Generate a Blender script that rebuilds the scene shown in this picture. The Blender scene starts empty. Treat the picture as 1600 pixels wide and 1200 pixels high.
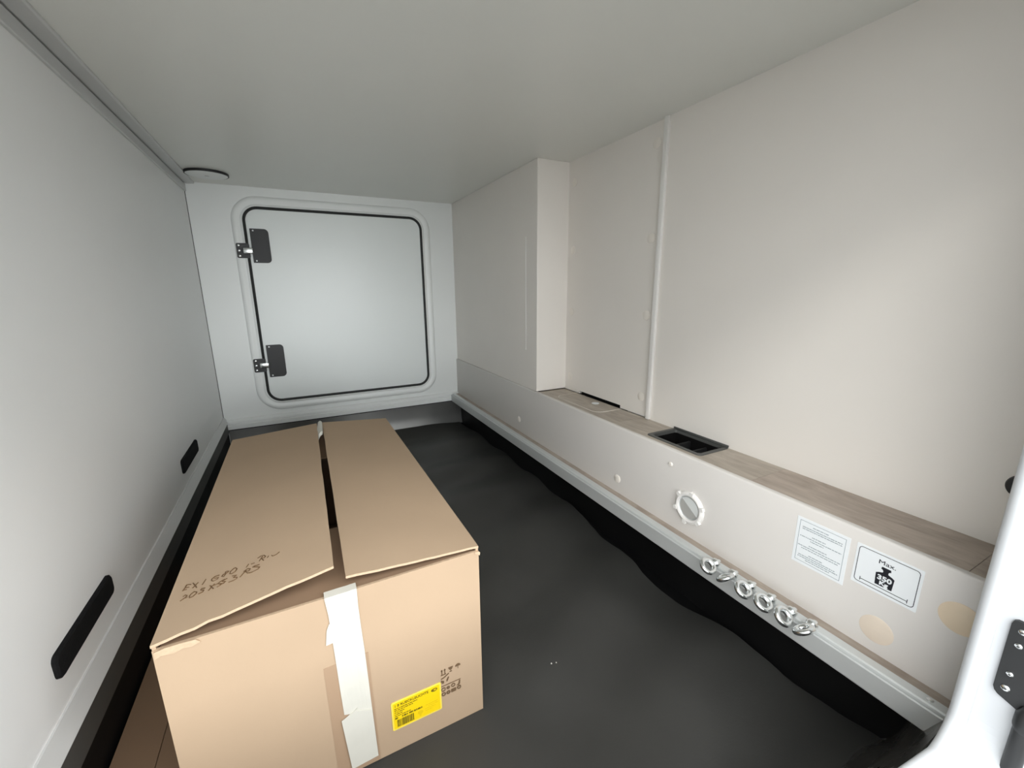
import bpy, bmesh, math, random
from mathutils import Vector, Matrix, noise

# ------------------------------------------------------------------ camera, light, exposure
SC = bpy.context.scene
COL = SC.collection
R_ = math.radians

cam_data = bpy.data.cameras.new('camera')
cam_data.sensor_width = 36.0
cam_data.lens = 36.0 * 652.25 / 1600.0
cam_data.clip_start = 0.005
cam = bpy.data.objects.new('camera', cam_data)
COL.objects.link(cam)
yaw, pitch, roll = R_(-27.0217), R_(-12.9945), R_(0.482)
rot = Matrix.Rotation(yaw, 3, 'Z') @ Matrix.Rotation(pitch, 3, 'X') @ Matrix.Rotation(roll, 3, 'Y')
right, fwd, up = rot.col[0], rot.col[1], rot.col[2]
m = Matrix((right, up, -fwd)).transposed().to_4x4()
m.translation = Vector((0.0, 0.0, 0.73))
cam.matrix_world = m
SC.camera = cam

world = bpy.data.worlds.new('hall')
SC.world = world
world.use_nodes = True
bg = world.node_tree.nodes['Background']
bg.inputs['Color'].default_value = (0.96, 0.985, 1.0, 1)
bg.inputs['Strength'].default_value = 2.2

# hall ceiling lamp outside the open hatch, behind and above the photographer
ld = bpy.data.lights.new('hall_lamp', 'AREA')
ld.shape = 'RECTANGLE'
ld.size, ld.size_y = 11.0, 0.7
ld.energy = 112.0
ld.color = (1.0, 0.985, 0.96)
lamp = bpy.data.objects.new('hall_lamp', ld)
COL.objects.link(lamp)
lamp.location = (-0.6, -2.0, 2.75)
lamp.rotation_euler = (R_(35), 0, 0)

# added unseen fill from far behind the photographer, brightens the far hatch
dd = bpy.data.lights.new('rear_fill', 'AREA')
dd.shape = 'RECTANGLE'
dd.size, dd.size_y = 6.0, 3.6
dd.energy = 190.0
dd.color = (0.95, 0.98, 1.0)
rear_fill_obj = bpy.data.objects.new('rear_fill', dd)
COL.objects.link(rear_fill_obj)
rear_fill_obj.location = (0.3, -9.0, 1.2)
rear_fill_obj.rotation_euler = (R_(90), 0, 0)

vs = SC.view_settings
vs.view_transform = 'Standard'
vs.look = 'None'
vs.gamma = 1.0
vs.use_curve_mapping = False
vs.exposure = 0.75

# ------------------------------------------------------------------ materials
def lin(c):
    c = c / 255.0
    return c / 12.92 if c <= 0.04045 else ((c + 0.055) / 1.055) ** 2.4

def rgb(r, g, b):
    return (lin(r), lin(g), lin(b), 1.0)

def mat(name, col, rough=0.5, metal=0.0, var=0.03, scale=8.0, bump=0.0, bscale=60.0, spec=0.5, stretch=(1, 1, 1), rvar=0.06, bdist=0.001):
    M = bpy.data.materials.new(name)
    M.use_nodes = True
    nt = M.node_tree
    bs = nt.nodes['Principled BSDF']
    tc = nt.nodes.new('ShaderNodeTexCoord')
    mp = nt.nodes.new('ShaderNodeMapping')
    mp.inputs['Scale'].default_value = stretch
    nt.links.new(tc.outputs['Object'], mp.inputs['Vector'])
    nz = nt.nodes.new('ShaderNodeTexNoise')
    nz.inputs['Scale'].default_value = scale
    nz.inputs['Detail'].default_value = 4.0
    nt.links.new(mp.outputs['Vector'], nz.inputs['Vector'])
    cr = nt.nodes.new('ShaderNodeValToRGB')
    cr.color_ramp.elements[0].position = 0.3
    cr.color_ramp.elements[1].position = 0.7
    lo = tuple(max(0.0, v * (1 - var)) for v in col[:3]) + (1,)
    hi = tuple(min(1.0, v * (1 + var)) for v in col[:3]) + (1,)
    cr.color_ramp.elements[0].color = lo
    cr.color_ramp.elements[1].color = hi
    nt.links.new(nz.outputs['Fac'], cr.inputs['Fac'])
    nt.links.new(cr.outputs['Color'], bs.inputs['Base Color'])
    mr = nt.nodes.new('ShaderNodeMapRange')
    mr.inputs['To Min'].default_value = max(0.02, rough - rvar)
    mr.inputs['To Max'].default_value = min(1.0, rough + rvar)
    nt.links.new(nz.outputs['Fac'], mr.inputs['Value'])
    nt.links.new(mr.outputs['Result'], bs.inputs['Roughness'])
    bs.inputs['Metallic'].default_value = metal
    bs.inputs['Specular IOR Level'].default_value = spec
    if bump > 0:
        nb = nt.nodes.new('ShaderNodeTexNoise')
        nb.inputs['Scale'].default_value = bscale
        nb.inputs['Detail'].default_value = 3.0
        nt.links.new(mp.outputs['Vector'], nb.inputs['Vector'])
        bp = nt.nodes.new('ShaderNodeBump')
        bp.inputs['Strength'].default_value = bump
        bp.inputs['Distance'].default_value = bdist
        nt.links.new(nb.outputs['Fac'], bp.inputs['Height'])
        nt.links.new(bp.outputs['Normal'], bs.inputs['Normal'])
    return M

def wood(name, dark, light, seed):
    M = bpy.data.materials.new(name)
    M.use_nodes = True
    nt = M.node_tree
    bs = nt.nodes['Principled BSDF']
    tc = nt.nodes.new('ShaderNodeTexCoord')
    mp = nt.nodes.new('ShaderNodeMapping')
    mp.inputs['Location'].default_value = (seed, seed * 2.3, seed * 0.7)
    mp.inputs['Scale'].default_value = (1.0, 1.0, 1.0)
    nt.links.new(tc.outputs['Object'], mp.inputs['Vector'])
    m2 = nt.nodes.new('ShaderNodeMapping')
    m2.inputs['Scale'].default_value = (70.0, 9.0, 70.0)
    nt.links.new(mp.outputs['Vector'], m2.inputs['Vector'])
    n1 = nt.nodes.new('ShaderNodeTexNoise')
    n1.inputs['Scale'].default_value = 1.0
    n1.inputs['Detail'].default_value = 6.0
    n1.inputs['Distortion'].default_value = 0.6
    nt.links.new(m2.outputs['Vector'], n1.inputs['Vector'])
    m3 = nt.nodes.new('ShaderNodeMapping')
    m3.inputs['Scale'].default_value = (16.0, 6.0, 16.0)
    nt.links.new(mp.outputs['Vector'], m3.inputs['Vector'])
    wv = nt.nodes.new('ShaderNodeTexNoise')
    wv.inputs['Scale'].default_value = 1.0
    wv.inputs['Detail'].default_value = 5.0
    wv.inputs['Roughness'].default_value = 0.55
    wv.inputs['Distortion'].default_value = 2.6
    nt.links.new(m3.outputs['Vector'], wv.inputs['Vector'])
    mx = nt.nodes.new('ShaderNodeMix')
    mx.inputs['Factor'].default_value = 0.55
    nt.links.new(n1.outputs['Fac'], mx.inputs['A'])
    nt.links.new(wv.outputs['Fac'], mx.inputs['B'])
    cr = nt.nodes.new('ShaderNodeValToRGB')
    cr.color_ramp.elements[0].position = 0.32
    cr.color_ramp.elements[1].position = 0.66
    cr.color_ramp.elements[0].color = dark
    cr.color_ramp.elements[1].color = light
    nt.links.new(mx.outputs['Result'], cr.inputs['Fac'])
    nt.links.new(cr.outputs['Color'], bs.inputs['Base Color'])
    bs.inputs['Roughness'].default_value = 0.45
    return M

M_WALL = mat('wall_white_laminate', rgb(239, 240, 239), 0.42, var=0.012, scale=3, bump=0.05, bscale=180)
M_CEIL = mat('ceiling_white', rgb(234, 235, 229), 0.32, var=0.012, scale=3, bump=0.04, bscale=180)
M_GRP = mat('moulded_white_plastic', rgb(238, 241, 239), 0.38, var=0.012, scale=4)
M_DOOR = mat('hatch_panel_white', rgb(236, 241, 239), 0.35, var=0.01, scale=3)
M_WARM = mat('cream_laminate', rgb(235, 230, 223), 0.40, var=0.015, scale=4, bump=0.04, bscale=200)
M_CREAM = mat('cream_board', rgb(219, 215, 210), 0.45, var=0.015, scale=5, bump=0.04, bscale=200)
M_CAP = mat('cap_cream_plastic', rgb(236, 230, 221), 0.3, var=0.01)
M_JAMB = mat('jamb_white', rgb(202, 205, 208), 0.35, var=0.01)
M_TRIMW = mat('trim_white', rgb(236, 234, 230), 0.3, var=0.01)
M_ALU = mat('satin_aluminium', rgb(208, 211, 210), 0.42, 0.30, var=0.04, scale=12, stretch=(1, 0.08, 1))
M_GREYTRIM = mat('grey_profile', rgb(206, 207, 206), 0.42, 0.15, var=0.03, scale=10, stretch=(1, 0.1, 1))
M_DGREY = mat('dark_grey_profile', rgb(84, 85, 83), 0.45, 0.2, var=0.05, scale=10)
M_CHROME = mat('zinc_plated_steel', rgb(232, 235, 235), 0.22, 1.0, var=0.04, scale=30)
M_BLACK = mat('black_plastic', rgb(34, 35, 36), 0.5, var=0.08, scale=30, bump=0.1, bscale=250)
M_FELT = mat('black_felt', rgb(20, 20, 21), 0.95, var=0.3, scale=200, bump=0.6, bscale=500, spec=0.15)
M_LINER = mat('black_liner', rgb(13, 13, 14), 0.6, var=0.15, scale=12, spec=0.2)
M_RUBBER = mat('black_rubber_mat', rgb(56, 56, 54), 0.45, var=0.10, scale=7, bump=0.25, bscale=320, spec=0.35)
M_GLOSSLINER = mat('glossy_black_liner', rgb(70, 69, 67), 0.28, var=0.35, scale=14, bump=0.6, bscale=30, bdist=0.004)
M_UPSTAND = mat('dull_steel', rgb(122, 122, 120), 0.30, 0.7, var=0.10, scale=5, rvar=0.03)
M_SEAL = mat('black_rubber_seal', rgb(22, 24, 23), 0.55, var=0.1)
M_CARD = mat('cardboard', rgb(177, 154, 129), 0.8, var=0.035, scale=5, bump=0.15, bscale=90, spec=0.2)
M_CARDEDGE = mat('cardboard_edge', rgb(194, 170, 143), 0.85, var=0.08, scale=200, spec=0.2)
M_CARDIN = mat('cardboard_inner', rgb(156, 130, 106), 0.85, var=0.04, spec=0.2)
M_BTAPE = mat('brown_tape', rgb(166, 140, 115), 0.5, var=0.02)
M_TAPE = mat('white_paper_tape', rgb(206, 204, 194), 0.6, var=0.02, scale=30, bump=0.2, bscale=60)
M_YEL = mat('yellow_label', rgb(240, 206, 12), 0.5, var=0.01)
M_YELB = mat('pale_yellow_border', rgb(244, 220, 90), 0.5, var=0.01)
M_OLIVE = mat('label_print', rgb(112, 98, 10), 0.6, var=0.02)
M_OCHRE = mat('label_print_faint', rgb(224, 190, 10), 0.6, var=0.02)
M_PRINT = mat('box_print', rgb(104, 82, 58), 0.7, var=0.05)
M_PEN = mat('brown_marker', rgb(98, 72, 42), 0.7, var=0.08)
M_STICK = mat('white_sticker', rgb(240, 244, 246), 0.35, var=0.005)
M_INK = mat('sticker_ink', rgb(26, 28, 36), 0.5, var=0.02)
M_INKG = mat('sticker_grey_ink', rgb(140, 150, 156), 0.5, var=0.02)
M_BIRCH = mat('birch_plug', rgb(232, 214, 188), 0.5, var=0.03, scale=40)
M_BIRCH2 = mat('pale_birch_plug', rgb(228, 214, 197), 0.5, var=0.03, scale=40)
M_FLAPSHADE = mat('shaded_flap', rgb(172, 171, 167), 0.4, var=0.02)  # greyed flap colour, carries the shade of the tilted half
M_WOOD1 = wood('taupe_wood_a', rgb(158, 146, 132), rgb(194, 184, 171), 1.3)
M_WOOD2 = wood('taupe_wood_b', rgb(152, 137, 124), rgb(192, 179, 166), 4.1)
M_WOOD3 = wood('taupe_wood_c', rgb(146, 132, 120), rgb(182, 170, 157), 7.7)
M_CONC = mat('concrete', rgb(120, 120, 118), 0.7, var=0.08, scale=2)
M_KRAFT = mat('kraft_shaded', rgb(118, 96, 76), 0.85, var=0.05, scale=6, spec=0.2)  # kraft brown, darkened further to hold the shade beside the big carton
M_VOID = mat('dark_void', rgb(14, 13, 13), 0.7, var=0.1, spec=0.2)  # black of the duct well, also the shade in the panel gap
M_CRUMB = mat('crumb', rgb(225, 222, 214), 0.7)

# ------------------------------------------------------------------ helpers
ORG = {}

def finish(name, bm, material, parent=None, smooth=False, kind=None):
    bmesh.ops.recalc_face_normals(bm, faces=bm.faces)
    xs = [v.co.x for v in bm.verts]; ys = [v.co.y for v in bm.verts]; zs = [v.co.z for v in bm.verts]
    org = Vector(((min(xs) + max(xs)) / 2, (min(ys) + max(ys)) / 2, min(zs)))
    for v in bm.verts:
        v.co -= org
    me = bpy.data.meshes.new(name)
    bm.to_mesh(me)
    bm.free()
    mats = material if isinstance(material, (list, tuple)) else [material]
    for mm in mats:
        me.materials.append(mm)
    if smooth:
        for p in me.polygons:
            p.use_smooth = True
        me.set_sharp_from_angle(angle=R_(40))
    o = bpy.data.objects.new(name, me)
    COL.objects.link(o)
    ORG[o] = org
    if parent is not None:
        o.parent = parent
        o.location = org - ORG[parent]
    else:
        o.location = org
    if kind:
        o['kind'] = kind
    return o

def tag(o, label, cat=None, group=None, kind=None):
    o['label'] = label
    if cat: o['category'] = cat
    if group: o['group'] = group
    if kind: o['kind'] = kind
    return o

def thing(name, loc, label, cat=None, group=None, kind=None):
    o = bpy.data.objects.new(name, None)
    o.empty_display_size = 0.03
    COL.objects.link(o)
    o.location = loc
    ORG[o] = Vector(loc)
    return tag(o, label, cat, group, kind)

def add_box(bm, lo, hi, bevel=0.0, seg=2, mi=0):
    x0, y0, z0 = lo; x1, y1, z1 = hi
    vs_ = [bm.verts.new(p) for p in ((x0, y0, z0), (x1, y0, z0), (x1, y1, z0), (x0, y1, z0), (x0, y0, z1), (x1, y0, z1), (x1, y1, z1), (x0, y1, z1))]
    fs = []
    for q in ((0, 3, 2, 1), (4, 5, 6, 7), (0, 1, 5, 4), (1, 2, 6, 5), (2, 3, 7, 6), (3, 0, 4, 7)):
        f = bm.faces.new([vs_[i] for i in q]); f.material_index = mi; fs.append(f)
    if bevel > 0:
        es = list({e for f in fs for e in f.edges})
        bmesh.ops.bevel(bm, geom=es, offset=bevel, segments=seg, affect='EDGES', profile=0.5)

def box(name, lo, hi, material, parent=None, bevel=0.0, seg=2):
    bm = bmesh.new()
    add_box(bm, lo, hi, bevel, seg)
    return finish(name, bm, material, parent, smooth=bevel > 0)

class Frame:
    """a flat working plane: origin, in-plane axes u, v and normal n"""
    def __init__(s, o, u, v):
        s.o = Vector(o); s.u = Vector(u).normalized(); s.v = Vector(v).normalized(); s.n = s.u.cross(s.v)
    def p(s, a, b, h=0.0):
        return s.o + s.u * a + s.v * b + s.n * h

def add_prism(bm, fr, pts, h0, h1, mi=0):
    a = [bm.verts.new(fr.p(x, y, h0)) for x, y in pts]
    b = [bm.verts.new(fr.p(x, y, h1)) for x, y in pts]
    f = [bm.faces.new(a[::-1]), bm.faces.new(b)]
    n = len(pts)
    for i in range(n):
        f.append(bm.faces.new((a[i], a[(i + 1) % n], b[(i + 1) % n], b[i])))
    for q in f:
        q.material_index = mi

def prism(name, fr, pts, h0, h1, material, parent=None, smooth=False):
    bm = bmesh.new()
    add_prism(bm, fr, pts, h0, h1)
    return finish(name, bm, material, parent, smooth)

def rrect(x0, y0, x1, y1, r, n=8, rs=None):
    rs = rs or (r, r, r, r)      # bl, br, tr, tl
    out = []
    for (cx, cy, a0, rr) in ((x0 + rs[0], y0 + rs[0], 180, rs[0]), (x1 - rs[1], y0 + rs[1], 270, rs[1]), (x1 - rs[2], y1 - rs[2], 0, rs[2]), (x0 + rs[3], y1 - rs[3], 90, rs[3])):
        if rr <= 0:
            out.append((cx, cy)); continue
        for i in range(n + 1):
            a = R_(a0 + 90 * i / n)
            out.append((cx + rr * math.cos(a), cy + rr * math.sin(a)))
    return out

def circle(cx, cy, r, n=32, ry=None):
    ry = ry or r
    return [(cx + r * math.cos(2 * math.pi * i / n), cy + ry * math.sin(2 * math.pi * i / n)) for i in range(n)]

def add_loft(bm, loops, closed_section=True, close_path=False):
    """loops: list of equally long point rings, skinned one to the next"""
    rings = [[bm.verts.new(p) for p in lp] for lp in loops]
    n = len(rings[0])
    k = len(rings)
    for i in range(k if close_path else k - 1):
        A, B = rings[i], rings[(i + 1) % k]
        for j in range(n if closed_section else n - 1):
            bm.faces.new((A[j], A[(j + 1) % n], B[(j + 1) % n], B[j]))
    return rings

def add_sheet(bm, rows, off):
    """closed thin sheet: a grid of points and the same grid moved by off"""
    off = Vector(off)
    A = [[bm.verts.new(p) for p in r] for r in rows]
    B = [[bm.verts.new(Vector(p) + off) for p in r] for r in rows]
    k, n = len(rows), len(rows[0])
    for j in range(k - 1):
        for i in range(n - 1):
            bm.faces.new((A[j][i], A[j][i + 1], A[j + 1][i + 1], A[j + 1][i]))
            bm.faces.new((B[j][i], B[j + 1][i], B[j + 1][i + 1], B[j][i + 1]))
        for i in (0, n - 1):
            bm.faces.new((A[j][i], A[j + 1][i], B[j + 1][i], B[j][i]))
    for i in range(n - 1):
        for j in (0, k - 1):
            bm.faces.new((A[j][i], A[j][i + 1], B[j][i + 1], B[j][i]))

def add_tube(bm, pts, r, n=10, closed=False, caps=True):
    pts = [Vector(p) for p in pts]
    k = len(pts)
    loops = []
    prev = None
    for i in range(k):
        if closed:
            t = (pts[(i + 1) % k] - pts[i - 1]).normalized()
        else:
            t = (pts[min(i + 1, k - 1)] - pts[max(i - 1, 0)]).normalized()
        if prev is None:
            a = Vector((0, 0, 1)) if abs(t.z) < 0.9 else Vector((1, 0, 0))
            nx = t.cross(a).normalized()
        else:
            nx = (prev - t * prev.dot(t)).normalized()
        prev = nx
        ny = t.cross(nx)
        rr = r[i] if isinstance(r, (list, tuple)) else r
        loops.append([pts[i] + (nx * math.cos(2 * math.pi * j / n) + ny * math.sin(2 * math.pi * j / n)) * rr for j in range(n)])
    rings = add_loft(bm, loops, True, closed)
    if caps and not closed:
        bm.faces.new(rings[0]); bm.faces.new(rings[-1])

def add_lathe(bm, fr, prof, n=32, cap0=True, cap1=True, c=(0, 0)):
    """prof: (radius, height along the frame normal)"""
    loops = []
    for r, h in prof:
        loops.append([fr.p(c[0] + r * math.cos(2 * math.pi * j / n), c[1] + r * math.sin(2 * math.pi * j / n), h) for j in range(n)])
    rings = add_loft(bm, loops)
    if cap0: bm.faces.new(rings[0])
    if cap1: bm.faces.new(rings[-1])

def lathe(name, fr, prof, material, parent=None, n=32, cap0=True, cap1=True, c=(0, 0)):
    bm = bmesh.new()
    add_lathe(bm, fr, prof, n, cap0, cap1, c)
    return finish(name, bm, material, parent, smooth=True)

def text_mesh(s, size, fr, x, y, h, material, name, parent, thick=0.0003, sx=1.0, align='LEFT', bold=0.0):
    cu = bpy.data.curves.new('t', 'FONT')
    cu.body = s; cu.size = size; cu.extrude = thick / 2; cu.align_x = align; cu.offset = bold
    cu.resolution_u = 3
    to = bpy.data.objects.new('t', cu)
    COL.objects.link(to)
    dg = bpy.context.evaluated_depsgraph_get()
    me = bpy.data.meshes.new_from_object(to.evaluated_get(dg))
    bm = bmesh.new()
    bm.from_mesh(me)
    for v in bm.verts:
        v.co = fr.p(x + v.co.x * sx, y + v.co.y, h + v.co.z)
    bpy.data.objects.remove(to); bpy.data.meshes.remove(me); bpy.data.curves.remove(cu)
    return finish(name, bm, material, parent)

# key dimensions (metres)
XL, XR, YN, YF, ZC = -0.335, 0.885, 0.121, 2.15, 1.145
XB, ZB = 0.755, 0.352          # front face of the ledge, its top
YC, XC = 1.295, 0.762          # boxed-in corner casing

# ------------------------------------------------------------------ the room shell
tag(box('floor', (-0.42, 0.03, -0.05), (0.98, 2.25, -0.006), M_LINER), 'black floor base of the luggage compartment under the rubber mat', 'floor', kind='structure')
tag(box('wall_left', (-0.42, -0.03, -0.05), (XL, 2.25, 1.25), M_WALL), 'plain white wall on the left with two black pads', 'wall', kind='structure')
tag(box('wall_back', (-0.42, YF, -0.05), (1.05, 2.25, 1.25), M_GRP), 'white far wall around the closed hatch', 'wall', kind='structure')
tag(box('ceiling', (-0.42, 0.03, ZC), (1.05, 2.25, 1.25), M_CEIL), 'plain white low ceiling', 'ceiling', kind='structure')
tag(box('wall_right', (XR, 0.03, -0.05), (1.05, 0.866, 1.25), M_WARM), 'large smooth white wall on the right above the wooden ledge', 'wall', kind='structure')
tag(box('wall_recess', (0.935, 0.866, -0.05), (1.05, 2.25, 1.25), M_WARM), 'hidden wall behind the access panel and the corner casing', 'wall', kind='structure')

# hall floor outside, below the vehicle
tag(box('ground', (-7, -9, -0.72), (7, 0.03, -0.62), M_CONC), 'grey concrete hall floor outside the vehicle', 'floor', kind='structure')

# near wall with the open hatch the picture is taken through
bm = bmesh.new()
add_box(bm, (0.66, 0.03, -0.6), (1.7, YN, 1.9))
add_box(bm, (-1.3, 0.03, -0.6), (-0.42, YN, 1.9))
add_box(bm, (-0.42, 0.03, 1.056), (0.66, YN, 1.9))
add_box(bm, (-0.42, 0.03, -0.6), (0.66, YN, 0.185))
fr = Frame((0, YN - 0.004, 0), (1, 0, 0), (0, 0, 1))       # fillet in the lower right corner (normal -y)
rad = 0.045
pts = [(0.662, 0.183)] + [(0.66 - rad + rad * math.sin(R_(a)), 0.187 + rad - rad * math.cos(R_(a))) for a in range(90, -1, -10)]
pts[-1] = (0.66 - rad, 0.184)
add_prism(bm, fr, pts, 0.0, 0.086)
tag(finish('wall_front', bm, M_JAMB, smooth=False), 'bright white jamb of the open near hatch at the right edge', 'wall', kind='structure')
bm = bmesh.new()
path = [Vector((0.6575, 0.113, 1.05 - 0.05 * i)) for i in range(17)]
path += [Vector((0.6575 - rad + rad * math.sin(R_(a)), 0.113, 0.19 + rad - rad * math.cos(R_(a)))) for a in range(80, -1, -10)]
path += [Vector((0.612 - 0.04 * i, 0.113 + min(0.012, 0.004 * i), 0.19)) for i in range(1, 24)]
add_tube(bm, path, 0.0085, 12)
tag(finish('trim_1', bm, M_JAMB, smooth=True), 'rounded white edge bead running around the open near hatch', 'trim', kind='structure')

# ceiling corner profile on the left, with a groove in the corner
fr = Frame((0, YF, 0), (1, 0, 0), (0, 0, 1))               # normal = -y
pts = [(XL - 0.001, 1.108), (XL + 0.004, 1.108), (XL + 0.006, 1.110), (XL + 0.006, 1.1345), (XL + 0.001, 1.1355), (XL + 0.001, 1.1400), (XL + 0.007, 1.1400), (XL + 0.008, 1.1370), (XL + 0.033, 1.1385), (XL + 0.036, 1.1405), (XL + 0.036, ZC + 0.001), (XL - 0.001, ZC + 0.001)]
tag(prism('trim_2', fr, pts, 0.0, 2.15, M_GREYTRIM), 'grey grooved corner profile between left wall and ceiling', 'trim', kind='structure')
# foot profile on the left: pale sloping lip over a dark face
pts = [(XL - 0.001, 0.182), (XL + 0.003, 0.182), (XL + 0.017, 0.160), (XL + 0.015, 0.156), (XL - 0.001, 0.156)]
t = prism('trim_3', fr, pts, 0.0, 2.12, M_GREYTRIM)
tag(t, 'grey sloping foot profile along the left wall', 'trim', kind='structure')
pts = [(XL - 0.001, 0.1565), (XL + 0.0145, 0.1565), (XL + 0.0145, 0.112), (XL + 0.010, 0.107), (XL - 0.001, 0.107)]
prism('lower_face', fr, pts, 0.0, 2.12, M_DGREY, t)
pts = [(XL - 0.001, 0.107), (XL + 0.010, 0.107), (XL + 0.012, -0.006), (XL - 0.001, -0.006)]
prism('black_skirt', fr, pts, 0.0, 2.12, M_LINER, t)
# ledge trim under the far hatch and the steel upstand below it
fr = Frame((-0.33, 0, 0), (0, 1, 0), (0, 0, 1))            # normal = +x
pts = [(YF + 0.001, 0.170), (YF - 0.012, 0.168), (YF - 0.020, 0.160), (YF - 0.021, 0.152), (YF - 0.018, 0.150), (YF - 0.024, 0.146), (YF - 0.024, 0.128), (YF + 0.001, 0.128)]
tag(prism('trim_4', fr, pts, 0.0, 1.085, M_GRP), 'white stepped ledge under the closed far hatch', 'trim', kind='structure')
bm = bmesh.new()
nx = 40
rows = []
for z, y in ((0.120, YF - 0.012), (0.100, YF - 0.013), (0.06, YF - 0.016), (0.02, YF - 0.022), (-0.004, YF - 0.032)):
    row = []
    for i in range(nx + 1):
        x = -0.32 + 1.086 * i / nx
        w = noise.noise(Vector((x * 5, z * 9, 0.3))) * 0.0015
        row.append(Vector((x, y + w, z)))
    rows.append(row)
add_sheet(bm, rows, (0, 0.002, 0))
tag(finish('trim_5', bm, M_UPSTAND, smooth=True), 'shiny dark metal upstand at the foot of the far wall', 'trim', kind='structure')
tag(box('trim_6', (-0.32, YF - 0.010, 0.118), (0.74, YF + 0.001, 0.1285), M_SEAL), 'thin black joint above the metal upstand', 'trim', kind='structure')
# corner joint line at the far left
tag(box('trim_7', (XL - 0.0005, YF - 0.0022, 0.18), (XL + 0.0022, YF + 0.0005, 1.11), M_DGREY), 'thin dark joint in the far left corner', 'trim', kind='structure')
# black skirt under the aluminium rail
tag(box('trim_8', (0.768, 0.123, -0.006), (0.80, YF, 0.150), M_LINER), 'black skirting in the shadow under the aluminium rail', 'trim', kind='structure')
# glossy black liner folded up against the near sill
bm = bmesh.new()
rows = []
for k in range(9):
    s = k / 8
    row = []
    for i in range(121):
        x = -0.325 + 1.09 * i / 120
        w = noise.noise(Vector((x * 16, s * 2.5, 1.7))) * (0.004 + 0.010 * max(0.0, min(1.0, (x - 0.52) / 0.1))) * math.sin(math.pi * min(1, s + 0.1))
        row.append(Vector((x, 0.215 - 0.090 * s ** 0.8 + w * (1 - s ** 4), 0.003 + 0.180 * s + 0.3 * w)))
    rows.append(row)
add_sheet(bm, rows, (0, -0.001, -0.002))
tag(finish('trim_9', bm, M_GLOSSLINER, smooth=True), 'creased glossy black liner turned up against the near sill', 'trim', kind='structure')
# vertical joint strip on the right wall
tag(box('trim_10', (0.8765, 0.851, ZB + 0.001), (0.8855, 0.8655, ZC), M_TRIMW, bevel=0.002), 'narrow white vertical strip between right wall and access panel', 'trim', kind='structure')

# ------------------------------------------------------------------ far hatch
FW = Frame((0, YF, 0), (1, 0, 0), (0, 0, 1))               # normal = -y, towards the camera
hatch = thing('door_1', (0.22, YF - 0.02, 0.20), 'closed white hatch with rounded corners in the far wall', 'hatch', kind='structure')
DX0, DX1, DZ0, DZ1 = -0.150, 0.594, 0.234, 1.064
prof = [(0.046, -0.001), (0.045, 0.004), (0.040, 0.010), (0.034, 0.0125), (0.026, 0.0120), (0.018, 0.0075), (0.014, 0.0075), (0.010, 0.0115), (0.006, 0.0125), (0.003, 0.010), (0.002, 0.001)]
loops = []
for off, h in prof:
    loops.append([FW.p(a, b, h) for a, b in rrect(DX0 - off, DZ0 - off, DX1 + off, DZ1 + off, 0.055 + off, 10)])
bm = bmesh.new()
add_loft(bm, loops)
finish('hatch_frame', bm, M_GRP, hatch, smooth=True)
bm = bmesh.new()
add_tube(bm, [FW.p(a, b, 0.007) for a, b in rrect(DX0, DZ0, DX1, DZ1, 0.055, 10)], 0.0062, 8, closed=True)
finish('rubber_seal', bm, M_SEAL, hatch, smooth=True)
prism('hatch_panel', FW, rrect(DX0 + 0.004, DZ0 + 0.004, DX1 - 0.004, DZ1 - 0.004, 0.052, 10), -0.001, 0.006, M_DOOR, hatch)

def hinge(zc, zp0, zp1):
    bm = bmesh.new()
    add_prism(bm, FW, rrect(-0.134, zp0, -0.066, zp1, 0, 6, rs=(0.002, 0.016, 0.016, 0.002)), 0.0055, 0.012)
    es = [e for e in bm.edges]
    h = finish('hinge', bm, M_BLACK, hatch)
    h['label'] = 'dark hinge cover plate'
    prism('raised_field', FW, rrect(-0.126, zp0 + 0.012, -0.074, zp1 - 0.012, 0.006, 4), 0.012, 0.0135, M_BLACK, h)
    prism('hinge_bracket', FW, rrect(-0.190, zc - 0.030, -0.142, zc + 0.030, 0.006, 4), 0.0105, 0.015, M_BLACK, h)
    bm = bmesh.new()
    add_box(bm, (-0.166, YF - 0.027, zc - 0.012), (-0.130, YF - 0.011, zc + 0.012), 0.004, 2)
    k = finish('hinge_knuckle', bm, M_CHROME, h, smooth=True); k['label'] = 'bright metal hinge knuckle'
    for dz in (-0.021, 0.0, 0.021):
        lathe('screw', FW, [(0.0046, 0.0145), (0.0046, 0.0158), (0.003, 0.0168)], M_CHROME, h, 12, c=(-0.180, zc + dz))
    for dz in (zp0 + 0.008, zp1 - 0.008):
        lathe('screw', FW, [(0.0034, 0.0118), (0.003, 0.013)], M_ALU, h, 10, c=(-0.122, dz))
hinge(0.890, 0.842, 0.980)
hinge(0.402, 0.345, 0.490)

# ------------------------------------------------------------------ ceiling lamp
lampt = thing('ceiling_lamp', (-0.232, 1.97, ZC - 0.012), 'flat round white ceiling lamp with a black rim above the far hatch', 'lamp')
FC = Frame((-0.232, 1.97, ZC), (1, 0, 0), (0, -1, 0))      # normal = -z
lathe('rim', FC, [(0.068, -0.0005), (0.0682, 0.007), (0.066, 0.0085), (0.064, 0.007), (0.064, -0.0005)], M_BLACK, lampt, 48, False, False)
lathe('lens', FC, [(0.0645, -0.0005), (0.0645, 0.0078), (0.062, 0.0095), (0.045, 0.0105)], M_GRP, lampt, 48)
lathe('touch_switch', FC, [(0.008, 0.0098), (0.007, 0.0118)], M_ALU, lampt, 20)

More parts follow.
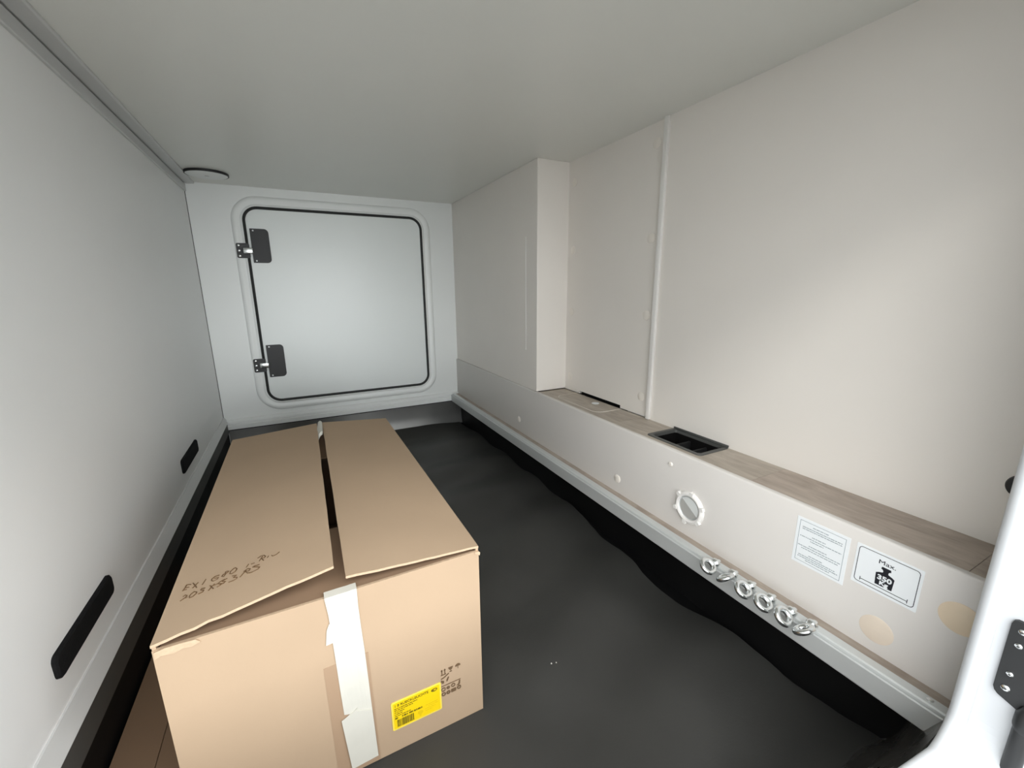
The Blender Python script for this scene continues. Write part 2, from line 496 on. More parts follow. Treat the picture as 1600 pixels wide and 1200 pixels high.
# ------------------------------------------------------------------ boxed-in casing in the far right corner
cas = thing('corner_casing', (0.82, 1.72, ZB), 'tall cream boxed-in casing in the corner right of the far hatch', 'casing')
bm = bmesh.new()
add_box(bm, (XC, YC, ZB + 0.0025), (0.93, YF, ZC), 0.0012, 1)
finish('casing_panel', bm, M_WARM, cas)
box('highlight_strip', (XC - 0.0012, 1.374, 0.50), (XC + 0.001, 1.3775, 0.905), M_TRIMW, cas, bevel=0.0005, seg=1)  # pale strip put in as the highlight line on the casing

# ------------------------------------------------------------------ access panel in the recess, with screw caps
acc = thing('access_panel', (0.89, 1.08, ZB), 'cream access panel with round screw caps between casing and white strip', 'panel')
FR = Frame((XR + 0.004, 0, 0), (0, -1, 0), (0, 0, 1))      # normal = -x ; u = -y
pts = [(-YC, ZB + 0.001), (-1.205, ZB + 0.001), (-1.205, ZB + 0.010), (-0.985, ZB + 0.010), (-0.985, ZB + 0.001), (-0.866, ZB + 0.001), (-0.866, ZC), (-YC, ZC)]
prism('panel_board', FR, pts, -0.012, 0.0, M_WARM, acc)
for (yy, zs) in ((1.262, (1.075, 0.856, 0.643, 0.406)), (0.897, (1.095, 0.859, 0.650, 0.4115))):
    for z in zs:
        lathe('screw_cap', FR, [(0.0135, -0.001), (0.0135, 0.0012), (0.0105, 0.0026)], M_CAP, acc, 24, c=(-yy, z))
box('gap_shade', (XR + 0.016, 0.987, ZB - 0.02), (0.924, 1.203, ZB + 0.03), M_VOID, acc)  # near-black block behind the notch, stands in for shade in the gap

# ------------------------------------------------------------------ ledge: front board, wooden top, boards, plugs
led = thing('ledge', (0.82, 1.1, 0.126), 'long low ledge with cream front board and taupe wooden top', 'ledge')
bm = bmesh.new()
add_box(bm, (XB, 0.123, 0.15), (XB + 0.014, YF, ZB + 0.002), 0.0035, 3)
finish('front_board', bm, M_CREAM, led, smooth=True)
X0, X1 = XB + 0.0145, 0.886
FT = Frame((0, 0, ZB), (1, 0, 0), (0, 1, 0))               # normal = +z
G = 0.0006
# plank with notch for the lid
LX, LY0, LY1 = 0.792, 0.978, 1.212
cr = 0.03
arc = [(LX + cr - cr * math.sin(R_(a)), LY0 + cr - cr * math.cos(R_(a))) for a in range(0, 91, 10)]
arc2 = [(LX + cr - cr * math.cos(R_(a)), LY1 - cr + cr * math.sin(R_(a))) for a in range(0, 91, 10)]
g = 0.0016
pts = [(X0, 0.88), (X1, 0.88), (X1, LY0 - g)] + [(x - g, y - g) for x, y in arc] + [(x - g, y + g) for x, y in arc2] + [(X1, LY1 + g), (X1, YC - G), (X0, YC - G)]
prism('plank', FT, pts, -0.014, 0.0, M_WOOD1, led)
lid = prism('hatch_lid', FT, [(X1, LY0)] + arc + arc2 + [(X1, LY1)], -0.014, 0.0004, M_WOOD1, led)
lathe('finger_hole', FT, [(0.0125, -0.001), (0.0125, 0.0014), (0.009, 0.0022)], M_STICK, lid, 24, c=(0.856, 1.068))
# pale bevel edge around the lid
bm = bmesh.new()
edge = [(X1, LY0 - g * .5)] + [(x - g * .5, y - g * .5) for x, y in arc] + [(x - g * .5, y + g * .5) for x, y in arc2] + [(X1, LY1 + g * .5)]
add_tube(bm, [FT.p(x, y, -0.0002) for x, y in edge], 0.0011, 6)
finish('lid_edge', bm, M_CAP, lid, smooth=True)
# plank around the duct well
WX0, WX1, WY0, WY1 = 0.789, 0.8855, 0.603, 0.758
bm = bmesh.new()
add_box(bm, (X0, 0.467, ZB - 0.014), (WX0, 0.88 - G, ZB))
add_box(bm, (WX0, 0.467, ZB - 0.014), (X1, WY0, ZB))
add_box(bm, (WX0, WY1, ZB - 0.014), (X1, 0.88 - G, ZB))
finish('plank', bm, M_WOOD1, led)
box('plank', (X0, 0.158, ZB - 0.014), (X1, 0.467 - G, ZB), M_WOOD2, led)
box('plank', (X0, 0.123, ZB - 0.014), (X1, 0.158 - G, ZB), M_WOOD3, led)
box('lower_strip', (0.7335, 0.123, 0.127), (XB, YF, 0.163), M_WOOD3, led)
FB = Frame((XB, 0, 0), (0, -1, 0), (0, 0, 1))              # on the front board, normal = -x
for (y, z, r) in ((0.832, 0.204, 0.0115), (1.42, 0.213, 0.012), (0.652, 0.318, 0.0055)):
    lathe('screw_cap', FB, [(r, -0.001), (r, 0.0014), (r * 0.75, 0.003)], M_CAP, led, 24, c=(-y, z))
for (y, z, r, pm) in ((0.151, 0.288, 0.0225, M_BIRCH), (0.232, 0.203, 0.022, M_BIRCH2)):
    p = lathe('round_plug', FB, [(r, -0.001), (r, 0.0006), (r - 0.001, 0.0010)], pm, led, 36, c=(-y, z))
    p['label'] = 'pale birch round plug'

# duct well let into the ledge
wel = thing('duct_well', (0.84, 0.68, ZB - 0.09), 'black rectangular open duct well let into the wooden ledge', 'duct')
bm = bmesh.new()
w = 0.005
add_box(bm, (WX0, WY0, ZB - 0.09), (WX0 + w, WY1, ZB + 0.0015))
add_box(bm, (WX1 - w, WY0, ZB - 0.09), (WX1, WY1, ZB + 0.0015))
add_box(bm, (WX0, WY0, ZB - 0.09), (WX1, WY0 + w, ZB + 0.0015))
add_box(bm, (WX0, WY1 - w, ZB - 0.09), (WX1, WY1, ZB + 0.0015))
add_box(bm, (WX0, WY0, ZB - 0.094), (WX1, WY1, ZB - 0.09))
finish('well', bm, M_VOID, wel)
bm = bmesh.new()
fr = Frame((0, 0, ZB), (1, 0, 0), (0, 1, 0))
loops = []
for off, h in ((0.006, 0.0002), (0.0055, 0.002), (0.0, 0.0026), (-0.006, 0.001), (-0.007, -0.006)):
    loops.append([fr.p(a, b, h) for a, b in rrect(WX0 - off, WY0 - off, WX1 + min(off, 0), WY1 + off, 0.006 + max(off, 0) * .5, 4)])
add_loft(bm, loops)
finish('rim', bm, M_DGREY, wel, smooth=True)
box('back_lip', (XR - 0.004, WY0 - 0.004, ZB + 0.001), (XR + 0.0002, WY1 + 0.004, ZB + 0.007), M_DGREY, wel, bevel=0.0012)
for yy in (0.655, 0.705):
    bm = bmesh.new()
    add_box(bm, (WX0 + w, yy - 0.003, ZB - 0.09), (WX1 - w, yy + 0.003, ZB - 0.016), 0.002, 2)
    finish('divider', bm, M_BLACK, wel, smooth=True)

# air outlet in the front board
air = thing('air_outlet', (XB - 0.005, 0.589, 0.197), 'round white air outlet with flap in the cream front board', 'vent')
FA = Frame((XB, 0.589, 0.2355), (0, -1, 0), (0, 0, 1))
lathe('collar', FA, [(0.0385, -0.001), (0.0385, 0.003), (0.0365, 0.006), (0.032, 0.0075), (0.0285, 0.006), (0.0275, 0.0005)], M_TRIMW, air, 48, False, False)
lathe('throat', FA, [(0.028, 0.003), (0.0265, 0.0005), (0.001, 0.0002)], M_ALU, air, 40, False, True)
for sgn in (-1, 1):
    half = [(0.0255 * math.cos(R_(a)), 0.0255 * math.sin(R_(a))) for a in range(0, 181, 12)]
    ang = R_(-35 if sgn > 0 else 145)
    half = [(x * math.cos(ang) - y * math.sin(ang), x * math.sin(ang) + y * math.cos(ang)) for x, y in half]
    bm = bmesh.new()
    hv = [FA.p(a, b, 0.0014 + 0.16 * abs(-a * math.sin(ang) + b * math.cos(ang)) * (1 if sgn > 0 else 0.25)) for a, b in half]
    va = [bm.verts.new(p) for p in hv]; vb = [bm.verts.new(p - FA.n * 0.0008) for p in hv]
    bm.faces.new(va); bm.faces.new(vb[::-1])
    for i in range(len(hv)):
        bm.faces.new((va[i], va[(i + 1) % len(hv)], vb[(i + 1) % len(hv)], vb[i]))
    finish('flap', bm, M_GRP if sgn > 0 else M_FLAPSHADE, air)
for k in range(6):
    a = R_(60 * k + 20)
    ca, sa = math.cos(a), math.sin(a)
    q = [(0.034, -0.005), (0.0415, -0.004), (0.0415, 0.004), (0.034, 0.005)]
    prism('grip_tab', FA, [(x * ca - y * sa, x * sa + y * ca) for x, y in q], 0.001, 0.0085, M_TRIMW, air)

# ------------------------------------------------------------------ aluminium lashing rail
rail = thing('lashing_rail', (0.72, 1.15, 0.125), 'long silver aluminium lashing rail along the foot of the ledge', 'rail')
fr = Frame((0, 0.123, 0), (-1, 0, 0), (0, 0, 1))           # normal = +y ; u = -x
prof = [(0.7330, 0.126), (0.711, 0.126), (0.7095, 0.128), (0.7095, 0.1615), (0.7112, 0.1632), (0.7122, 0.1610), (0.7150, 0.1605), (0.7158, 0.1650), (0.7175, 0.1672), (0.7310, 0.1680), (0.7330, 0.1665)]
bm = bmesh.new()
add_prism(bm, fr, [(-a, b) for a, b in prof], 0.0, YF - 0.026 - 0.123)
finish('profile', bm, M_ALU, rail)
fs = Frame((0.7245, 0.152, 0.1675), (1, 0, 0), (0, 1, 0))
lathe('screw', fs, [(0.004, -0.001), (0.004, 0.001), (0.0025, 0.002)], M_CHROME, rail, 16)

def eye_bolt(y, turn, label):
    o = thing('eye_bolt', (0.708, y, 0.150), label, 'eye bolt', 'eye bolts on the lashing rail')
    c = Vector((0.6895, y, 0.1755))
    n = Vector((0.0, -math.sin(R_(turn)), math.cos(R_(turn))))
    u = Vector((1, 0, 0)); v = n.cross(u)
    bm = bmesh.new()
    k = 28
    add_tube(bm, [c + u * (0.0128 * math.cos(2 * math.pi * i / k)) + v * (0.0128 * math.sin(2 * math.pi * i / k)) for i in range(k)], [0.0047 + 0.0010 * max(0, math.cos(2 * math.pi * i / k)) for i in range(k)], 10, closed=True)
    finish('ring', bm, M_CHROME, o, smooth=True)
    fx = Frame(c, v, n)                                    # normal = u = +x
    lathe('collar', fx, [(0.0062, 0.0155), (0.0085, 0.019), (0.0092, 0.0205), (0.0092, 0.0245)], M_CHROME, o, 20)
    lathe('stud', fx, [(0.004, 0.0245), (0.004, 0.034)], M_CHROME, o, 12)
for y, tn, lb in ((0.482, 38, 'round zinc eye bolt at the far end of the row on the rail'),
                  (0.443, 142, 'zinc eye bolt turned edge-on, second from the far end of the rail row'),
                  (0.406, 40, 'round zinc eye bolt third from the far end of the rail row'),
                  (0.368, 34, 'round zinc eye bolt third from the near end of the rail row'),
                  (0.332, 44, 'round zinc eye bolt next to the edge-on one at the near end'),
                  (0.299, 145, 'zinc eye bolt turned edge-on at the near end of the rail row')):
    eye_bolt(y, tn, lb)

# ------------------------------------------------------------------ stickers on the front board
def words(bm, fr, x0, x1, y, h, th, rnd, hgt=0.0004):
    x = x0
    while x < x1:
        w_ = rnd.uniform(0.0015, 0.006)
        add_prism(bm, fr, [(x, y), (min(x + w_, x1), y), (min(x + w_, x1), y + th), (x, y + th)], h, h + hgt)
        x += w_ + rnd.uniform(0.0006, 0.0011)

rnd = random.Random(5)
ins = thing('instruction_sticker', (XB, 0.325, 0.244), 'white sticker with lines of small print on the cream front board', 'sticker')
FS = Frame((XB, 0.3655, 0.2445), (0, -1, 0), (0, 0, 1))    # u runs towards the camera, v up
SW, SH = 0.081, 0.088
prism('paper', FS, [(0, 0), (SW, 0.0015), (SW, SH), (0, SH)], 0.0, 0.0006, M_STICK, ins)
bm = bmesh.new()
for (a, b, c, d) in ((0.005, 0.006, 0.0755, 0.0066), (0.005, 0.0824, 0.0755, 0.083), (0.005, 0.006, 0.0056, 0.083), (0.0749, 0.006, 0.0755, 0.083)):
    add_prism(bm, FS, [(a, b), (c, b), (c, d), (a, d)], 0.0006, 0.0009)
finish('border_line', bm, M_INKG, ins)
bm = bmesh.new()
for (y, a, b) in ((0.0760, 0.026, 0.050), (0.0715, 0.010, 0.071), (0.0680, 0.010, 0.071), (0.0580, 0.027, 0.048), (0.0535, 0.008, 0.072), (0.0495, 0.025, 0.046), (0.0400, 0.024, 0.052), (0.0355, 0.007, 0.073), (0.0315, 0.013, 0.070), (0.0215, 0.026, 0.048), (0.0175, 0.010, 0.068), (0.0140, 0.009, 0.072), (0.0105, 0.022, 0.060)):
    words(bm, FS, a, b, y, 0.0006, 0.0011, rnd)
p = finish('small_print', bm, M_INKG, ins)
p['kind'] = 'stuff'

sgn_ = thing('load_sign', (XB, 0.235, 0.264), 'white sign reading Max. 350 Kg with a weight symbol', 'sign')
FG = Frame((XB, 0.2755, 0.264), (0, -1, 0), (0, 0, 1))
GW, GH = 0.0815, 0.0685
prism('sign_plate', FG, rrect(0, 0, GW, GH, 0.001, 2), 0.0, 0.0006, M_STICK, sgn_)
bm = bmesh.new()
o_ = rrect(0.0035, 0.0045, GW - 0.0035, GH - 0.0035, 0.005, 6)
i_ = rrect(0.0043, 0.0053, GW - 0.0043, GH - 0.0043, 0.0043, 6)
add_loft(bm, [[FG.p(a, b, 0.0006) for a, b in o_], [FG.p(a, b, 0.0009) for a, b in o_], [FG.p(a, b, 0.0009) for a, b in i_], [FG.p(a, b, 0.0006) for a, b in i_]])
finish('frame_line', bm, M_INK, sgn_)
WCX = 0.0405
wt = [(-0.0105, 0.0145), (0.0105, 0.0145), (0.0115, 0.0335), (0.0085, 0.0355), (0.0035, 0.0375), (0.003, 0.0400), (0.0042, 0.0420), (0.0062, 0.0430), (0.0055, 0.0465), (-0.0055, 0.0465), (-0.0062, 0.0430), (-0.0042, 0.0420), (-0.003, 0.0400), (-0.0035, 0.0375), (-0.0085, 0.0355), (-0.0115, 0.0335)]
prism('weight_symbol', FG, [(WCX + a, b) for a, b in wt], 0.0006, 0.0009, M_INK, sgn_)
text_mesh('350', 0.0108, FG, WCX, 0.0245, 0.0011, M_STICK, 'number', sgn_, align='CENTER', sx=1.12, bold=0.0004)
text_mesh('Kg', 0.0086, FG, WCX, 0.0168, 0.0011, M_STICK, 'unit', sgn_, align='CENTER', sx=1.15, bold=0.0004)
text_mesh('Max.', 0.0096, FG, WCX, 0.0500, 0.0008, M_INK, 'heading', sgn_, align='CENTER', sx=1.2, bold=0.0)
bm = bmesh.new()
for (a, b, c, d) in ((0.0115, 0.0105, 0.0700, 0.0114), (0.0110, 0.0078, 0.0118, 0.0142), (0.0697, 0.0078, 0.0705, 0.0142)):
    add_prism(bm, FG, [(a, b), (c, b), (c, d), (a, d)], 0.0006, 0.0009)
finish('span_line', bm, M_INK, sgn_)

# ------------------------------------------------------------------ black pads on the left wall
FLW = Frame((XL, 0, 0), (0, 1, 0), (0, 0, 1))              # normal = +x
def pad(y0, y1, z0, z1, label):
    bm = bmesh.new()
    add_loft_pts = []
    for off, h in ((0.0, -0.001), (0.0, 0.004), (0.002, 0.006)):
        add_loft_pts.append([FLW.p(a, b, h) for a, b in rrect(y0 + off, z0 + off, y1 - off, z1 - off, 0.009, 4)])
    rings = add_loft(bm, add_loft_pts)
    bm.faces.new(rings[0]); bm.faces.new(rings[-1])
    tag(finish('wall_pad', bm, M_FELT, smooth=True), label, 'pad', 'black pads on the left wall')
pad(0.676, 0.868, 0.226, 0.262, 'long black felt pad low on the left wall, nearer the camera')
pad(1.402, 1.605, 0.221, 0.262, 'black felt pad low on the left wall, close to the far corner')

# black round socket on the right wall
soc = thing('round_socket', (XR - 0.006, 0.153, 0.433), 'round black socket on the right wall beside the near jamb', 'socket')
FK = Frame((XR, 0.153, 0.450), (0, -1, 0), (0, 0, 1))
lathe('bezel', FK, [(0.017, -0.001), (0.017, 0.003), (0.0155, 0.006), (0.012, 0.007)], M_BLACK, soc, 32, False, False)
lathe('insert', FK, [(0.0125, 0.0), (0.0125, 0.0065), (0.005, 0.0045)], M_BLACK, soc, 24, False, True)

# ------------------------------------------------------------------ hinge and strut on the near jamb
FJ = Frame((0.66, 0, 0), (0, -1, 0), (0, 0, 1))            # normal = -x ; u = -y
hp = thing('jamb_hinge', (0.656, 0.075, 0.272), 'black hinge plate with bright screws on the white near jamb', 'hinge')
prism('plate', FJ, [(-0.0950, 0.288), (-0.0935, 0.2835), (-0.0905, 0.2805), (-0.074, 0.2735), (-0.040, 0.2735), (-0.040, 0.376), (-0.0915, 0.376), (-0.0942, 0.374), (-0.0952, 0.370)], 0.0, 0.004, M_BLACK, hp)
for (y, z, r) in ((0.0862, 0.3655, 0.0032), (0.0862, 0.3480, 0.0030), (0.0862, 0.3112, 0.0028), (0.0862, 0.2925, 0.0036)):
    s_ = lathe('screw', FJ, [(r, 0.0035), (r, 0.005), (r * 0.6, 0.006)], M_CHROME, hp, 16, c=(-y, z))
    lathe('socket', FJ, [(r * 0.4, 0.0055), (r * 0.4, 0.0064)], M_DGREY, s_, 6, c=(-y, z))
strut = thing('gas_strut', (0.653, 0.067, 0.0), 'black gas strut running down the white near jamb below the hinge', 'strut')
bm = bmesh.new()
add_tube(bm, [(0.652, 0.0665, 0.262), (0.652, 0.0665, 0.02)], 0.0075, 14)
finish('cylinder', bm, M_BLACK, strut, smooth=True)
bm = bmesh.new()
add_tube(bm, [(0.652, 0.066, 0.284), (0.652, 0.066, 0.276), (0.652, 0.066, 0.262), (0.652, 0.066, 0.256)], [0.0055, 0.0092, 0.0092, 0.0075], 14)
finish('end_fitting', bm, M_BLACK, strut, smooth=True)

# ------------------------------------------------------------------ rubber mat
EDGE = [(0.14, 0.765), (0.22, 0.765), (0.27, 0.766), (0.36, 0.758), (0.44, 0.750), (0.52, 0.738), (0.60, 0.730), (0.67, 0.724), (0.75, 0.732), (0.84, 0.735), (0.92, 0.748), (1.0, 0.752), (1.15, 0.764), (1.32, 0.765), (1.6, 0.763), (1.98, 0.757), (2.13, 0.748)]
def edge_x(y):
    for (a, xa), (b, xb) in zip(EDGE, EDGE[1:]):
        if a <= y <= b:
            s = (y - a) / (b - a); s = s * s * (3 - 2 * s)
            return xa + (xb - xa) * s
    return EDGE[-1][1] if y > 1 else EDGE[0][1]
bm = bmesh.new()
NX, NY = 60, 130
grid = []
for j in range(NY + 1):
    y = 0.20 + (2.118 - 0.20) * j / NY
    xe = edge_x(y) + 0.003 * noise.noise(Vector((y * 22, 0, 4.4)))
    row = []
    for i in range(NX + 1):
        x = -0.318 + (xe + 0.318) * i / NX
        amp = 0.009 if x > 0.24 else 0.0005
        if x > 0.24: amp *= min(1.0, (x - 0.24) / 0.1)
        z = 0.0065 + amp * (0.9 * math.sin(y * 21 + 1.4 * math.sin(x * 4 + 0.7) + 2.0 * noise.noise(Vector((x * 2, y * 1.3, 0)))) + 0.8 * noise.noise(Vector((x * 6, y * 5, 2.2))))
        row.append(Vector((x, y, max(z, -0.0025))))
    grid.append(row)
top_ = [[bm.verts.new(p) for p in r] for r in grid]
bot_ = [[bm.verts.new(p - Vector((0, 0, 0.003))) for p in r] for r in grid]
for j in range(NY):
    for i in range(NX):
        bm.faces.new((top_[j][i], top_[j][i + 1], top_[j + 1][i + 1], top_[j + 1][i]))
        bm.faces.new((bot_[j][i], bot_[j + 1][i], bot_[j + 1][i + 1], bot_[j][i + 1]))
    for i in (0, NX):
        bm.faces.new((top_[j][i], top_[j + 1][i], bot_[j + 1][i], bot_[j][i]))
for i in range(NX):
    for j in (0, NY):
        bm.faces.new((top_[j][i], top_[j][i + 1], bot_[j][i + 1], bot_[j][i]))
tag(finish('floor_mat', bm, M_RUBBER, smooth=True), 'dark grey rubber mat with soft waves covering the floor', 'mat')
for (x, y, s) in ((0.3705, 0.5665, 0.0016), (0.3800, 0.5640, 0.0013)):
    bm = bmesh.new()
    bmesh.ops.create_icosphere(bm, subdivisions=1, radius=s)
    for v in bm.verts:
        v.co = Vector((x, y, 0.0126)) + v.co * (1 + 0.4 * noise.noise(v.co * 900))
    tag(finish('crumb', bm, M_CRUMB), 'tiny white crumb on the dark mat, the ' + ('left one of two' if s > 0.0015 else 'right one of two'), 'crumb', 'crumbs on the mat')

# ------------------------------------------------------------------ the big carton
BX0, BX1, BY0, BY1, BZ0, BZ1 = -0.192, 0.218, 0.55, 1.31, 0.0075, 0.3255
T = 0.004
crt = thing('cardboard_box', (0.013, 0.93, BZ0), 'large brown cardboard box with half-open top flaps and yellow label', 'box')
# walls: slightly bowed sheets
def wall_sheet(name, p0, p1, z0, z1, inward, bow, parent):
    bm = bmesh.new()
    n = 16; k = 8
    d = Vector(p1) - Vector(p0)
    out = []; inn = []
    for j in range(k + 1):
        zz = z0 + (z1 - z0) * j / k
        ro = []; ri = []
        for i in range(n + 1):
            s = i / n
            b = bow * math.sin(math.pi * s) * math.sin(math.pi * (0.15 + 0.85 * j / k) * 0.9)
            p = Vector((p0[0] + d.x * s, p0[1] + d.y * s, zz)) - Vector(inward) * b
            ro.append(p); ri.append(p + Vector(inward) * T)
        out.append(ro); inn.append(ri)
    A = [[bm.verts.new(p) for p in r] for r in out]
    B = [[bm.verts.new(p) for p in r] for r in inn]
    for G_ in (A, B):
        for j in range(k):
            for i in range(n):
                bm.faces.new((G_[j][i], G_[j][i + 1], G_[j + 1][i + 1], G_[j + 1][i]))
    for i in range(n):
        for j in (0, k):
            f = bm.faces.new((A[j][i], A[j][i + 1], B[j][i + 1], B[j][i])); f.material_index = 1
    for j in range(k):
        for i in (0, n):
            f = bm.faces.new((A[j][i], A[j + 1][i], B[j + 1][i], B[j][i]))
    return finish(name, bm, [M_CARD, M_CARDEDGE], parent, smooth=True)
wall_sheet('box_side', (BX0, BY0, 0), (BX1, BY0, 0), BZ0, BZ1 - 0.004, (0, 1, 0), 0.0008, crt)
wall_sheet('box_side', (BX1, BY1, 0), (BX0, BY1, 0), BZ0, BZ1 - 0.004, (0, -1, 0), 0.002, crt)
wall_sheet('box_side', (BX1, BY0 + T * .5, 0), (BX1, BY1 - T * .5, 0), BZ0, BZ1, (-1, 0, 0), 0.002, crt)
wall_sheet('box_side', (BX0, BY0 + T * .5, 0), (BX0, BY1 - T * .5, 0), BZ0, BZ1, (1, 0, 0), 0.002, crt)
box('box_bottom', (BX0 + T, BY0 + T, BZ0), (BX1 - T, BY1 - T, BZ0 + T), M_CARDIN, crt)

def flap_z(side, s, fr_):
    """height of the long flap: s = 0 at the fold, 1 at the free edge; fr_ = 0 front, 1 back"""
    if side < 0:
        z = (0.0365 - 0.022 * fr_) * s
    else:
        z = (0.0190 - 0.004 * fr_) * s
        z -= 0.004 * max(0.0, 1 - fr_ / 0.10) * s
    return BZ1 + 0.001 + z

def long_flap(side):
    xh = BX0 if side < 0 else BX1
    bm = bmesh.new()
    n, k = 14, 34
    rows = []
    for j in range(k + 1):
        fr_ = j / k
        y = BY0 + (BY1 - BY0) * fr_
        xf = (0.0080 + 0.0115 * fr_) if side < 0 else (0.0215 + 0.0125 * fr_)
        row = []
        for i in range(n + 1):
            s = i / n
            z = flap_z(side, s, fr_)
            yy = y
            if j == 0:
                yy += 0.0015 * noise.noise(Vector((s * 9, side, 0.5)))
                z += 0.001 * noise.noise(Vector((s * 14, side, 3.5)))
            row.append(Vector((xh + (xf - xh) * s + 0.001 * noise.noise(Vector((fr_ * 7, side * 3, 1))) * s, yy, z)))
        rows.append(row)
    A = [[bm.verts.new(p + Vector((0, 0, T * 0.9))) for p in r] for r in rows]
    B = [[bm.verts.new(p) for p in r] for r in rows]
    for G_ in (A, B):
        for j in range(k):
            for i in range(n):
                bm.faces.new((G_[j][i], G_[j][i + 1], G_[j + 1][i + 1], G_[j + 1][i]))
    for i in range(n):
        for j in (0, k):
            f = bm.faces.new((A[j][i], A[j][i + 1], B[j][i + 1], B[j][i])); f.material_index = 1
    for j in range(k):
        for i in (0, n):
            f = bm.faces.new((A[j][i], A[j + 1][i], B[j + 1][i], B[j][i])); f.material_index = 1 if i else 0
    return finish('top_flap', bm, [M_CARD, M_CARDEDGE], crt, smooth=True)
flapL = long_flap(-1)
flapR = long_flap(1)
for (ya, yb, s) in ((BY0 + 0.001, BY0 + 0.20, 1), (BY1 - 0.001, BY1 - 0.20, -1)):
    bm = bmesh.new()
    rows = []
    for j in range(7):
        f_ = j / 6
        y = ya + (yb - ya) * f_
        rows.append([Vector((BX0 + 0.006 + (BX1 - BX0 - 0.012) * i / 8, y, BZ1 - 0.0055 - 0.010 * f_)) for i in range(9)])
    add_sheet(bm, rows, (0, 0, -0.0035))
    finish('short_flap', bm, M_CARDIN, crt)

# torn paper edges at the front corners
FBX = Frame((0, BY0, 0), (1, 0, 0), (0, 0, 1))             # normal = -y
bm = bmesh.new()
pts = [(-0.190, 0.3205), (-0.180, 0.3225), (-0.165, 0.3225), (-0.150, 0.3215), (-0.146, 0.3165), (-0.155, 0.3135), (-0.163, 0.3150), (-0.172, 0.3120), (-0.184, 0.3140), (-0.1905, 0.3110)]
add_prism(bm, FBX, pts, 0.0005, 0.0022)
p = finish('torn_paper', bm, M_CARDEDGE, crt); p['label'] = 'torn paper at the box corner'
bm = bmesh.new()
pts = [(0.2175, 0.3215), (0.2200, 0.3190), (0.2190, 0.3140), (0.2160, 0.3170), (0.2120, 0.3190), (0.2110, 0.3220)]
add_prism(bm, FBX, pts, 0.0005, 0.0022)
finish('torn_paper', bm, M_CARDEDGE, crt)

# brown and white tape on the front
prism('brown_tape', FBX, [(-0.0200, 0.212), (0.040, 0.2125), (0.0425, 0.009), (-0.0175, 0.009)], 0.0008, 0.0014, M_BTAPE, crt)
bm = bmesh.new()
Lp = [(-0.0080, 0.3222), (-0.0055, 0.295), (-0.0045, 0.26), (-0.0035, 0.22), (-0.0025, 0.17), (-0.0010, 0.122)]
Rp = [(0.0335, 0.3225), (0.0332, 0.295), (0.0340, 0.26), (0.0355, 0.22), (0.0365, 0.17), (0.0375, 0.110)]
ra = []
for (a, b), (c, d) in zip(Lp, Rp):
    ra.append([FBX.p(a + (c - a) * i / 6, b + (d - b) * i / 6, 0.0026 + 0.0007 * noise.noise(Vector((i * 0.9, b * 40, 0)))) for i in range(7)])
add_sheet(bm, ra, (0, 0.0008, 0))
add_sheet(bm, [ra[0], [p + Vector((0, 0.012, 0.0012)) for p in ra[0]]], (0, 0, 0.0008))
tp = finish('white_tape', bm, M_TAPE, crt, smooth=False); tp['label'] = 'white paper tape strip'
bm = bmesh.new()
add_prism(bm, FBX, [(-0.0055, 0.1140), (-0.001, 0.116), (0.006, 0.1195), (0.012, 0.1215), (0.0175, 0.1260), (0.0165, 0.1215), (0.0375, 0.112), (0.0395, 0.0215), (0.0010, 0.0190)], 0.0030, 0.0042)
finish('folded_end', bm, M_TAPE, tp)
bm = bmesh.new()
add_prism(bm, FBX, [(-0.0062, 0.281), (-0.0100, 0.272), (-0.0130, 0.249), (-0.002, 0.2500), (-0.002, 0.281)], 0.0014, 0.0026)
finish('loose_tab', bm, M_TAPE, tp)
# curled tape remnant at the far end of the flap gap
bm = bmesh.new()
rows = []
for j in range(11):
    f_ = j / 10
    y = 1.312 - 0.115 * f_
    zz = BZ1 + 0.020 + 0.006 * f_
    w_ = 0.011 + 0.005 * f_
    cx = 0.0285 - 0.006 * f_
    rows.append([Vector((cx - w_ * 0.5 + w_ * i / 6, y - 0.004 * math.sin(i) * f_, zz + 0.004 * math.sin(math.pi * i / 6) - (0.012 * (f_ ** 3) * (1 - i / 6)))) for i in range(7)])
for j in range(4):
    q = (j + 1) / 4
    rows.append([p + Vector((-0.002 * q, -0.010 * q, -0.016 * q * (1 - i / 9))) for i, p in enumerate(rows[10])])
add_sheet(bm, rows, (0.0003, 0, 0.0006))
p = finish('curled_tape', bm, M_TAPE, crt, smooth=True); p['label'] = 'curled white tape remnant'

# yellow label
lab = prism('yellow_label', FBX, rrect(0.0645, 0.0505, 0.1445, 0.1045, 0.003, 4), 0.0010, 0.0018, M_YELB, crt)
lab['label'] = 'yellow parcel label'
prism('label_field', FBX, rrect(0.0670, 0.0530, 0.1420, 0.1020, 0.002, 4), 0.0018, 0.0020, M_YEL, lab)
text_mesh('1 8 RUECKLEUCHTE', 0.0064, FBX, 0.0690, 0.0945, 0.0021, M_OLIVE, 'label_heading', lab, sx=0.95, bold=0.00015)
bm = bmesh.new()
rnd = random.Random(9)
for (y, a, b) in ((0.0905, 0.069, 0.105), (0.0872, 0.069, 0.098), (0.0836, 0.069, 0.084), (0.0800, 0.069, 0.081), (0.0764, 0.069, 0.094)):
    words(bm, FBX, a, b, y, 0.0020, 0.0014, rnd, 0.0003)
for (y, a, b) in ((0.0715, 0.069, 0.074), (0.0715, 0.080, 0.089), (0.0715, 0.091, 0.098), (0.0712, 0.099, 0.112)):
    words(bm, FBX, a, b, y, 0.0020, 0.0030, rnd, 0.0003)
p = finish('small_print', bm, M_OLIVE, lab); p['kind'] = 'stuff'
bm = bmesh.new()
x = 0.072
